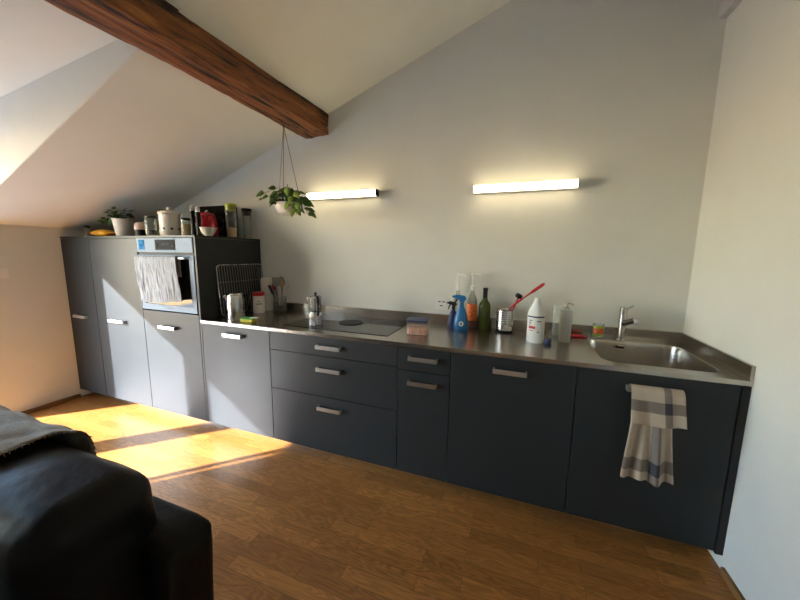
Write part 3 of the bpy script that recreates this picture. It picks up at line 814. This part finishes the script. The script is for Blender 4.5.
def kettle():
    x, y = 1.135, -.50
    t = thing('steel_kettle', 'stainless steel jug kettle with black handle beside the oven rack', 'kettle', (x, y, ZK), facing(x, y)+PI/2)
    obj('body', L([(0, 0), (.062, 0), (.064, .005), (.062, .10), (.058, .175), (.056, .187), (0, .19)], 36), 'steel2', t, smooth=True)
    ld = obj('lid', L([(0, .1905), (.052, .1905), (.046, .20), (.015, .206), (0, .206)], 30), 'steel2', t, smooth=True)
    obj('handle', T([(.052, 0, .175), (.085, 0, .182), (.098, 0, .15), (.094, 0, .07), (.064, 0, .035)], .010, 12), 'black', t, smooth=True)
    obj('spout', T([(-.050, 0, .155), (-.066, 0, .172), (-.078, 0, .185)], [.018, .013, .009], 10), 'steel2', t, smooth=True)
kettle()
def brush_flat():
    t = thing('washing_sponge', 'green and yellow scouring sponge lying at the worktop front edge', 'sponge', (1.30, -.545, ZK), .15)
    obj('sponge', B(-.05, .05, -.03, .03, 0, .022), mat('sponge_yellow', (.65, .58, .10), .95, bump=.6, bscale=200), t, bevel=.006, seg=3)
    obj('scouring_pad', B(-.05, .05, -.03, .03, .0225, .030), 'green', t, bevel=.002)
    obj('tag', B(.02, .075, -.02, .02, .0305, .033), 'white', t)
brush_flat()
def tub(name, label, x, y, r, h, lid, lidh, lab=None):
    t = thing(name, label, 'container', (x, y, ZK))
    b = obj('body', L([(0, 0), (r*.96, 0), (r, .004), (r, h-lidh), (0, h-lidh)], 30), 'white', t, smooth=True)
    if lid: obj('lid', L([(0, h-lidh+.0004), (r+.003, h-lidh+.0004), (r+.003, h-.003), (r, h), (0, h)], 30), lid, t, smooth=True)
    if lab:
        a = facing(x, y)
        bm = newbm(); arc(bm, r+.0003, h*.42, h*.47, a-.5, a+.6); arc(bm, r+.0003, h*.55, h*.58, a-.35, a+.3)
        obj('print', bm, lab, b)
tub('plastic_tub', 'white tub with red lid on the worktop by the oven rack', 1.085, -.215, .047, .175, 'red', .030, 'greyplastic')
t = thing('container_stack', 'tall white canister with ribbed neck behind the red lidded tub', 'canister', (1.060, -.088, ZK))
obj('lower_body', L([(0, 0), (.046, 0), (.048, .004), (.048, .15), (.045, .156), (.045, .160), (0, .160)], 30), 'ceramic', t, smooth=True)
obj('upper_body', L([(0, .1605), (.045, .1605), (.048, .166), (.048, .27), (.044, .285), (0, .287)], 30), 'ceramic', t, smooth=True)
def utensils():
    x, y = 1.198, -.088
    t = thing('utensil_jar', 'open glass jar by the back wall for kitchen utensils', 'jar', (x, y, ZK))
    obj('jar_body', L([(0, 0), (.052, 0), (.055, .005), (.055, .13), (.052, .13), (.052, .009), (0, .008)], 30), 'clear', t, smooth=True, ang=50)
    obj('base', L([(0, .0085), (.050, .0085), (.050, .05), (0, .05)], 28), 'darkmetal', t)
    def stick(nm, lab, m, a, b, kind):
        a = Vector(a); b = Vector(b)
        tt = tag(bpy.data.objects.new(nm, None), lab, nm.split('_')[-1], 'kitchen utensils in the jar'); COL.objects.link(tt)
        tt.location = (x, y, ZK); 
        hnd = obj('handle', T([a, a.lerp(b, .5), b], [.0045, .005, .006], 8), m, tt, smooth=True)
        d = (b-a).normalized()
        bm = newbm()
        if kind == 'spoon':
            tube(bm, [b, b+d*.015, b+d*.04, b+d*.062, b+d*.07], [.006, .026, .034, .024, .005], 12, flat=.3)
        elif kind == 'spatula':
            tube(bm, [b, b+d*.01, b+d*.08, b+d*.085], [.008, .034, .038, .032], 4, flat=.15)
        else:
            for k in range(6):
                an = k*PI/6; sx, sy = math.cos(an), math.sin(an)
                tube(bm, [b, b+d*.03+Vector((sx, sy, 0))*.02, b+d*.065+Vector((sx, sy, 0))*.018, b+d*.08, b+d*.065-Vector((sx, sy, 0))*.018, b+d*.03-Vector((sx, sy, 0))*.02, b], .0013, 5)
        obj('head', bm, m, tt, smooth=True)
    stick('wooden_spoon', 'pale wooden spoon upright in the utensil jar', 'wood', (.01, .01, .055), (.025, .012, .21), 'spoon')
    stick('grey_spatula', 'grey green spatula, the tallest utensil in the jar', 'greyplastic', (-.012, -.01, .055), (.0, -.028, .215), 'spatula')
    stick('steel_whisk', 'steel whisk in the utensil jar', 'alu', (.015, -.018, .055), (.026, -.036, .15), 'whisk')
    stick('magenta_spoon', 'magenta spoon leaning left in the utensil jar', 'magenta', (-.01, .012, .055), (-.052, .014, .175), 'spoon')
    stick('olive_spoon', 'olive green silicone spoon at the back of the utensil jar', 'olive', (.012, .02, .055), (.012, .014, .235), 'spoon')
    stick('steel_spoon', 'steel serving spoon leaning right in the utensil jar', 'alu', (.02, .0, .055), (.064, .016, .185), 'spoon')
    stick('black_spatula', 'black spatula in the utensil jar', 'black', (.0, -.02, .055), (-.036, -.036, .15), 'spatula')
utensils()
def moka():
    x, y = 1.815, -.44
    t = thing('coffee_pot', 'steel coffee pot with black handle standing on the hob', 'coffee pot', (x, y, ZW+.0038), facing(x, y)+.25)
    obj('lower_body', L([(0, 0), (.047, 0), (.048, .004), (.045, .07), (.038, .095), (0, .095)], 12), 'steel2', t)
    obj('waist_ring', L([(0, .0955), (.041, .0955), (.041, .103), (0, .103)], 28), 'darkmetal', t, smooth=True)
    ub = obj('upper_body', L([(0, .1035), (.036, .1035), (.038, .12), (.043, .195), (0, .195)], 12), 'steel2', t)
    obj('spout', T([(-.02, -.032, .165), (-.025, -.045, .185), (-.028, -.052, .198)], [.012, .009, .005], 8), 'steel2', ub)
    ld = obj('lid', L([(0, .1955), (.044, .1955), (.036, .206), (0, .212)], 12), 'steel2', t)
    obj('knob', L([(0, .2125), (.007, .2125), (.010, .224), (.006, .23), (0, .23)], 14), 'black', ld, smooth=True)
    obj('handle', T([(.036, 0, .20), (.060, .0, .205), (.068, 0, .18), (.062, 0, .10), (.058, 0, .075)], .0085, 10), 'black', t, smooth=True)
moka()
def tupper():
    t = thing('food_container', 'square clear food box with dark blue lid and pink contents', 'container', (2.565, -.40, ZK), .12)
    w2, d2 = .066, .055
    obj('box_body', PR(rrect(-w2, w2, -d2, d2, .014, 5), 0, .082, 'z'), 'clear', t, bevel=.002)
    obj('contents', PR(rrect(-w2+.004, w2-.004, -d2+.004, d2-.004, .012, 5), .003, .048, 'z'), 'peach', t)
    obj('lid', PR(rrect(-w2-.004, w2+.004, -d2-.004, d2+.004, .016, 5), .0825, .096, 'z'), 'navy', t, bevel=.002)
tupper()
def spray_bottle(x, y, label, m, m2, s=1.0, rz=0, lab=True):
    t = thing('spray_bottle', label, 'spray bottle', (x, y, ZK), rz)
    body = newbm(); lathe(body, [(0, 0), (.046*s, 0), (.050*s, .006), (.050*s, .045), (.044*s, .085*s), (.028*s, .135*s), (.017*s, .160*s), (.015*s, .170*s), (0, .170*s)], 30)
    for v in body.verts: v.co.y *= .72
    bo = obj('bottle', body, m, t, smooth=True)
    if lab:
        mt = Matrix.Translation((.006, -.0360, .045))@Matrix.Rotation(PI/2, 4, 'X')
        lb = obj('round_label', lathe(newbm(), [(0, -.002), (.017, -.002), (.017, .0012), (0, .0012)], 24, mtx=mt), 'white', bo)
        mt = Matrix.Translation((.006, -.0374, .045))@Matrix.Rotation(PI/2, 4, 'X')
        obj('label_mark', lathe(newbm(), [(0, 0), (.007, 0), (.007, .0008), (0, .0008)], 18, mtx=mt), 'navy', lb)
    obj('collar', L([(0, .1705*s), (.016*s, .1705*s), (.016*s, .188*s), (0, .188*s)], 20), m2, t, smooth=True)
    hd = newbm()
    prism(hd, [(-.052*s, .232*s), (-.052*s, .218*s), (-.016*s, .206*s), (-.012*s, .1885*s), (.015*s, .1885*s), (.026*s, .205*s), (.034*s, .212*s), (.022*s, .232*s), (-.03*s, .242*s)], -.013*s, .013*s)
    h = obj('spray_head', hd, m2, t, bevel=.003)
    obj('nozzle', B(-.062*s, -.0525*s, -.008*s, .008*s, .218*s, .233*s), 'black', h)
    obj('trigger', T([(-.028*s, 0, .210*s), (-.040*s, 0, .19*s), (-.046*s, 0, .165*s)], [.006*s, .005*s, .004*s], 8), 'black', t, smooth=True)
spray_bottle(2.800, -.165, 'blue trigger spray bottle with round white label, front of the bottle group', 'blue', 'blue', 1.0, .05)
spray_bottle(2.735, -.108, 'dark navy spray bottle half hidden behind the blue one', 'navy', 'black', .76, .1, False)
def pump(x, y, label, h, liquid, lh, labelm, r=.034):
    t = thing('pump_bottle', label, 'pump bottle', (x, y, ZK), group='tall clear pump bottles at the wall')
    b = obj('bottle', L([(0, 0), (r*.95, 0), (r, .005), (r, h*.42), (r*.9, h*.52), (.014, h*.64), (.013, h*.68), (.011, h*.68), (.012, h*.63), (r*.87, h*.51), (r-.002, h*.42), (r-.002, .008), (0, .007)], 28), 'clear', t, smooth=True, ang=50)
    if liquid: obj('liquid', L([(0, .0075), (r-.0035, .0075), (r-.0035, lh), (0, lh)], 26), liquid, t)
    if labelm:
        a = facing(x, y); bm = newbm(); arc(bm, r+.0003, h*.13, h*.44, a-1.15, a+1.15, 16)
        obj('front_label', bm, labelm, b)
    obj('pump_collar', L([(0, h*.681), (.016, h*.681), (.016, h*.76), (.007, h*.775), (0, h*.775)], 22), 'white', t, smooth=True)
    hd = newbm(); tube(hd, [(0, 0, h*.776), (0, 0, h*.955)], .0085, 12)
    lathe(hd, [(0, h*.955), (.012, h*.955), (.013, h*.985), (0, h*1.0)], 20)
    tube(hd, [(0, 0, h*.972), (.034, -.008, h*.975), (.050, -.011, h*.96)], [.009, .008, .006], 8)
    obj('pump_head', hd, 'milky' if False else 'white', t, smooth=True)
pump(2.752, -.049, 'tall clear pump bottle behind the blue spray bottle', .375, None, 0, None, .030)
pump(2.858, -.064, 'tall clear pump bottle with orange red label and red liquid', .385, 'liqred', .040, 'labelorange', .036)
def wine():
    x, y = 2.947, -.077
    t = thing('wine_bottle', 'green wine bottle with black neck between pump bottle and steel cup', 'bottle', (x, y, ZK))
    obj('glass', L([(0, .004), (.036, 0), (.0395, .006), (.0395, .155), (.036, .175), (.020, .200), (.0145, .215), (0, .215)], 34), 'greenglass', t, smooth=True)
    obj('neck_sleeve', L([(0, .2155), (.0155, .2155), (.0155, .270), (.0165, .272), (.0165, .285), (0, .286)], 24), 'black', t, smooth=True)
wine()
jar('small_bottle', 'little white capped glass bottle between the wine bottle and steel cup', 'bottle', 3.012, -.040, ZK, .0155, .095, body='milky', lid='white', lidh=.02)
def cup():
    x, y = 3.084, -.115
    t = thing('utensil_cup', 'ribbed stainless steel cup for washing up brushes on the worktop', 'cup', (x, y, ZK))
    prof = [(0, .012), (.050, .012)]
    for k in range(9):
        z = .018+k*.0145
        prof += [(.054, z), (.0555, z+.004), (.054, z+.008)]
    prof += [(.054, .150), (.056, .153), (.052, .153), (.050, .15), (.049, .018), (0, .016)]
    obj('cup_body', L(prof, 40), 'steel2', t, smooth=True, ang=60)
    obj('base_ring', L([(0, 0), (.056, 0), (.057, .004), (.056, .0115), (0, .0115)], 36), 'black', t, smooth=True)
cup()
def brush(base, tip, label, m, bristle):
    t = thing('dish_brush', label, 'brush', (3.084, -.115, ZK), group='washing up brushes in the steel cup')
    a, b = Vector(base), Vector(tip)
    if bristle == 'head':
        k1, k2 = Vector((.030, -.004, .165)), Vector((.105, -.008, .232)); c = k2
        obj('handle', T([a, a.lerp(k1, .8), k1+(k2-k1)*.15, k2], [.006, .006, .0065, .0075], 10), m, t, smooth=True)
        obj('brush_head', T([c, c+(b-c)*.35, c+(b-c)*.5, c+(b-c)*.9, b], [.0075, .009, .015, .015, .009], 12, flat=.7), m, t, smooth=True)
    else:
        obj('handle', T([a, a.lerp(b, .6), b], [.006, .005, .006], 10), m, t, smooth=True)
        mt = Matrix.Translation(b+Vector((0, 0, .004)))@Matrix.Rotation(.5, 4, 'Y')
        obj('bristles', lathe(newbm(), [(0, -.012), (.017, -.014), (.024, -.004), (.024, .006), (.016, .015), (0, .017)], 20, mtx=mt), 'black', t, smooth=True)
brush((-.03, .0, .025), (.228, -.01, .335), 'long red plastic dish brush leaning right out of the steel cup', 'red', 'head')
brush((.01, .02, .03), (.080, .012, .240), 'red handled brush with round black head in the steel cup', 'red', 'round')
def bleach():
    x, y = 3.268, -.315
    t = thing('cleaner_bottle', 'large white cleaner bottle without its cap, red and black label print', 'bottle', (x, y, ZK))
    b = obj('bottle_body', L([(0, 0), (.044, 0), (.048, .006), (.048, .165), (.044, .185), (.022, .232), (.018, .238), (.018, .243), (.0155, .243), (.0155, .262), (.012, .262), (.012, .24), (0, .235)], 36), mat('white_bottle', (.74, .75, .76), .35), t, smooth=True, ang=50)
    a = facing(x, y)-.1
    bm = newbm(); arc(bm, .0484, .152, .160, a-1.3, a+1.2, 18)
    for k, (z, w0, w1) in enumerate(((.132, -.75, -.35), (.120, -.78, -.45), (.109, -.72, -.5), (.066, .25, .55), (.128, .2, .7))):
        arc(bm, .0484, z, z+.005, a+w0, a+w1, 5)
    obj('dark_print', bm, 'navy', b)
    bm = newbm(); arc(bm, .0484, .086, .101, a-.75, a+.05, 10); arc(bm, .0484, .074, .078, a-.70, a-.15, 8)
    obj('red_print', bm, 'red', b)
bleach()
o = obj('bottle_cap', L([(0, 0), (.020, 0), (.021, .003), (.020, .026), (.018, .029), (0, .029)], 24), 'navy', smooth=True); o.location = (3.337, -.345, ZK)
tag(o, 'dark blue screw cap lying beside the white cleaner bottle', 'cap')
def dispenser():
    x, y = 3.435, -.240
    t = thing('soap_dispenser', 'frosted clear soap dispenser with steel pump left of the sink', 'soap dispenser', (x, y, ZK))
    obj('bottle', L([(0, 0), (.029, 0), (.031, .004), (.036, .185), (.034, .195), (0, .196)], 30), 'milky', t, smooth=True)
    obj('soap', L([(0, .004), (.027, .004), (.032, .15), (0, .15)], 26), 'frost', t, smooth=True)
    hd = newbm(); lathe(hd, [(0, .1965), (.016, .1965), (.016, .208), (.005, .211), (.005, .226), (.011, .228), (.011, .236), (0, .238)], 22)
    tube(hd, [(0, 0, .232), (.024, -.022, .232), (.029, -.027, .224)], .0035, 8)
    obj('pump', hd, 'steel2', t, smooth=True)
dispenser()
t = thing('drinking_glass', 'tall empty drinking glass behind the soap dispenser', 'glass', (3.408, -.075, ZK))
obj('tumbler', L([(0, 0), (.024, 0), (.025, .004), (.030, .19), (.0285, .19), (.0235, .010), (0, .009)], 28), 'clear', t, smooth=True, ang=60)
def smallglass():
    t = thing('candle_glass', 'small patterned glass in orange and green beside the tap', 'glass', (3.648, -.050, ZK))
    b = obj('glass_body', L([(0, 0), (.028, 0), (.031, .004), (.033, .088), (.031, .088), (.029, .01), (0, .009)], 28), 'clear', t, smooth=True, ang=60)
    bm = newbm(); arc(bm, .0330, .030, .062, -2.6, -.6, 14); obj('orange_pattern', bm, 'labelorange', b)
    bm = newbm(); arc(bm, .0326, .012, .028, -2.7, -.5, 14); obj('green_pattern', bm, 'leaf2', b)
    bm = newbm(); arc(bm, .0334, .064, .080, -2.6, -.6, 14); obj('yellow_pattern', bm, 'lime', b)
smallglass()
def redcloth():
    def f(u, v):
        return (3.535+(u-.5)*.085+.006*math.sin(v*7), -.083+(v-.5)*.05, ZK+.004+.012*abs(mnoise.noise(Vector((u*5, v*4, 1))))+.008*math.sin(u*PI)*math.sin(v*PI))
    o = obj('red_cloth', grid(16, 12, f), 'red', smooth=True, ang=180); solid(o, .003)
    tag(o, 'crumpled red cleaning cloth at the back left corner of the sink', 'cloth')
redcloth()

# tea towel on the sink cabinet bar
def tea():
    bx, bz, by = X[7]+.3075-.005, .806, YC-.046
    t = thing('tea_towel', 'beige checked tea towel with grey stripes hanging from the sink cabinet handle', 'towel', (bx, by, bz))
    def lower(u, v):      # long rear layer
        k = v
        xl = -.078-.018*k+.004*math.sin(k*5); xr = .062+.042*k
        x = xl+(xr-xl)*u
        z = .012-(1-(1-k)*1)*.425-.010*math.sin(u*3)-.008*math.sin(u*11)*k
        y = -.016-.010*k-.014*k*math.sin(u*19+.8)-.006*math.sin(u*9+k*3)
        return (x, y, z)
    def fl(u, v): 
        p = lower(u, 1-v); return p
    o = obj('long_layer', grid(44, 50, fl), 'teatowel', t, smooth=True, ang=180); solid(o, .003)
    def flap(u, v):
        k = 1-v
        x = -.093+.193*u+.014*k*u
        if k < .18:
            a = PI*k/.18
            return (x, -.004+.0135*math.cos(a)-.012*(1-math.cos(a))/2-.003, .010+.018*math.sin(a))
        q = (k-.18)/.82
        y = -.032-.010*q-.007*math.sin(u*12+.5)*q
        return (x+.006*q, y-.004, .010-.146*q-.006*math.sin(u*4)*q)
    o = obj('front_flap', grid(40, 32, flap), 'teaflap', t, smooth=True, ang=180); solid(o, .003)
tea()

# ---------------------------------------------------------------- sofa
def rbox(x0, x1, y0, y1, z0, z1, r=.04, puff=0, seed=0, n=14):
    bm = newbm()
    bmesh.ops.create_cube(bm, size=2)
    bmesh.ops.subdivide_edges(bm, edges=bm.edges, cuts=n, use_grid_fill=True)
    cx, cy, cz = (x0+x1)/2, (y0+y1)/2, (z0+z1)/2; hx, hy, hz = (x1-x0)/2, (y1-y0)/2, (z1-z0)/2
    for v in bm.verts:
        p = Vector((v.co.x*hx, v.co.y*hy, v.co.z*hz))
        q = Vector((max(-hx+r, min(hx-r, p.x)), max(-hy+r, min(hy-r, p.y)), max(-hz+r, min(hz-r, p.z))))
        d = p-q
        if d.length > 1e-6: p = q+d.normalized()*r
        a, b, c = abs(v.co.x), abs(v.co.y), abs(v.co.z)
        k = puff*((1-a**3)*(1-c**3) if b > .999 else (1-a**3)*(1-b**3)*.6)
        nn_ = mnoise.noise(Vector((p.x*6+seed, p.y*6, p.z*6)))*.010*(1 if puff else .15)
        if b > .999: p.y += math.copysign(k, v.co.y)
        elif c > .999: p.z += math.copysign(k, v.co.z)
        if p.length > 0: p += p.normalized()*nn_
        v.co = Vector((cx, cy, cz))+p
    return bm
def sofa():
    t = thing('sofa', 'black leather two seat sofa seen from behind its corner', 'sofa', (1.66, -2.25, 0))
    def o_(nm, bm, **k):
        for v in bm.verts: v.co -= Vector((1.66, -2.25, 0))
        return obj(nm, bm, 'leather', t, smooth=True, ang=60, **k)
    bm = rbox(.93, 2.39, -1.905, -1.765, .05, .672, .028, 0, 3, 24)
    for v in bm.verts:
        if v.co.x > 2.0: v.co.x -= .06*max(0, (.6-v.co.z))
    o_('back_frame', bm)
    bm = rbox(.93, 2.385, -2.68, -1.90, .05, .30, .03, 0, 4, 20)
    o_('seat_base', bm)
    for k, (xa, xb) in enumerate(((.96, 1.63), (1.64, 2.295))):
        o_('seat_cushion', rbox(xa, xb, -2.70, -2.09, .30, .45, .05, .012, 9+k))
        o = o_('back_cushion', rbox(xa, xb, -2.085, -1.835, .43, .845, .075, .020, k*5.0, 22))
    # piping along the cushion tops
        bm = newbm(); tube(bm, [(xa+.06+(xb-xa-.12)*i/16-1.66, -2.035+2.25, .825+.006*math.sin(i)+.012*math.sin(PI*i/16)) for i in range(17)], .005, 8)
        obj('piping', bm, 'leather', o, smooth=True)
    for fx_, fy_ in ((.98, -2.6), (2.28, -2.6), (.98, -1.83), (2.28, -1.83)):
        obj('foot', L([(0, 0), (.018, 0), (.022, .06), (0, .06)], 14, c=(fx_-1.66, fy_+2.25, 0)), 'darkmetal', t)
sofa()
def throw():
    # lies over the sofa's back cushion; v runs from the rear face over the top to the front face
    def f(u, v):
        xe = 1.93-.05*max(0, v-.45)*1.6+.015*math.sin(v*9)-.05*max(0, .25-v)
        x = .98+(xe-.98)*u
        s = v*.62-.13
        yb_, zt_, yf_ = -1.812, .872, -2.115
        r = .085
        if s < 0: y, z = yb_, zt_-r+s
        elif s < r*PI/2:
            a = s/r; y = yb_-r+r*math.cos(a); z = zt_-r+r*math.sin(a)
        elif s < r*PI/2+.133: y = yb_-r-(s-r*PI/2); z = zt_
        elif s < r*PI+.133:
            a = (s-r*PI/2-.133)/r; y = yf_+r-r*math.sin(a); z = zt_-r+r*math.cos(a)
        else: y = yf_; z = zt_-r-(s-r*PI-.133)
        n1 = abs(mnoise.noise(Vector((x*5, s*9, 0))))*.014+abs(math.sin(x*26+3*mnoise.noise(Vector((x*3, s*5, 4)))))*.006
        k = 1
        y += (.6*n1 if s < .08 else (-.8*n1 if s > .26 else 0)); z += n1*(1 if 0 < s < .32 else .2)
        return (x, y, z)
    t = thing('throw_blanket', 'taupe fringed throw blanket spread over the back of the sofa', 'blanket', (0, 0, 0))
    o = obj('cloth', grid(80, 50, f), 'throw', t, smooth=True, ang=180); solid(o, .006)
    bm = newbm(); rnd = random.Random(2)
    for k in range(60):
        v = .02+.96*k/59; p = Vector(f(1, v)); q = Vector(f(.985, v)); d = (p-q).normalized()
        tube(bm, [p, p+d*.006+Vector((0, 0, .001)), p+d*.014+Vector((rnd.uniform(-.003, .003), rnd.uniform(-.004, .004), -.001))], .0014, 4)
    obj('fringe', bm, 'jute', t)['kind'] = 'stuff'
throw()

# unseen drape added by the balcony door, its slits shaped to streak the sun
def streak_drape():
    t = thing('streak_drape', 'unseen pale drape added beside the balcony door to streak the sun', 'streak_drape', (-.70, -3.0, 0))
    for y0_, y1_, ph in ((-3.14, -3.045, 0), (-3.005, -2.955, 2.0), (-2.915, -2.895, 4.0)):
        def f(u, v):
            y = y0_+(y1_-y0_)*u+.018*math.sin(v*6+ph)+.012*math.sin(v*17+ph*2)*(1-v)
            return (.025*math.sin(u*22+ph), y+3.0, .02+v*2.05)
        o = obj('streak_drape_fold', grid(30, 40, f), 'streak_drape', t, smooth=True, ang=180); solid(o, .003)
streak_drape()
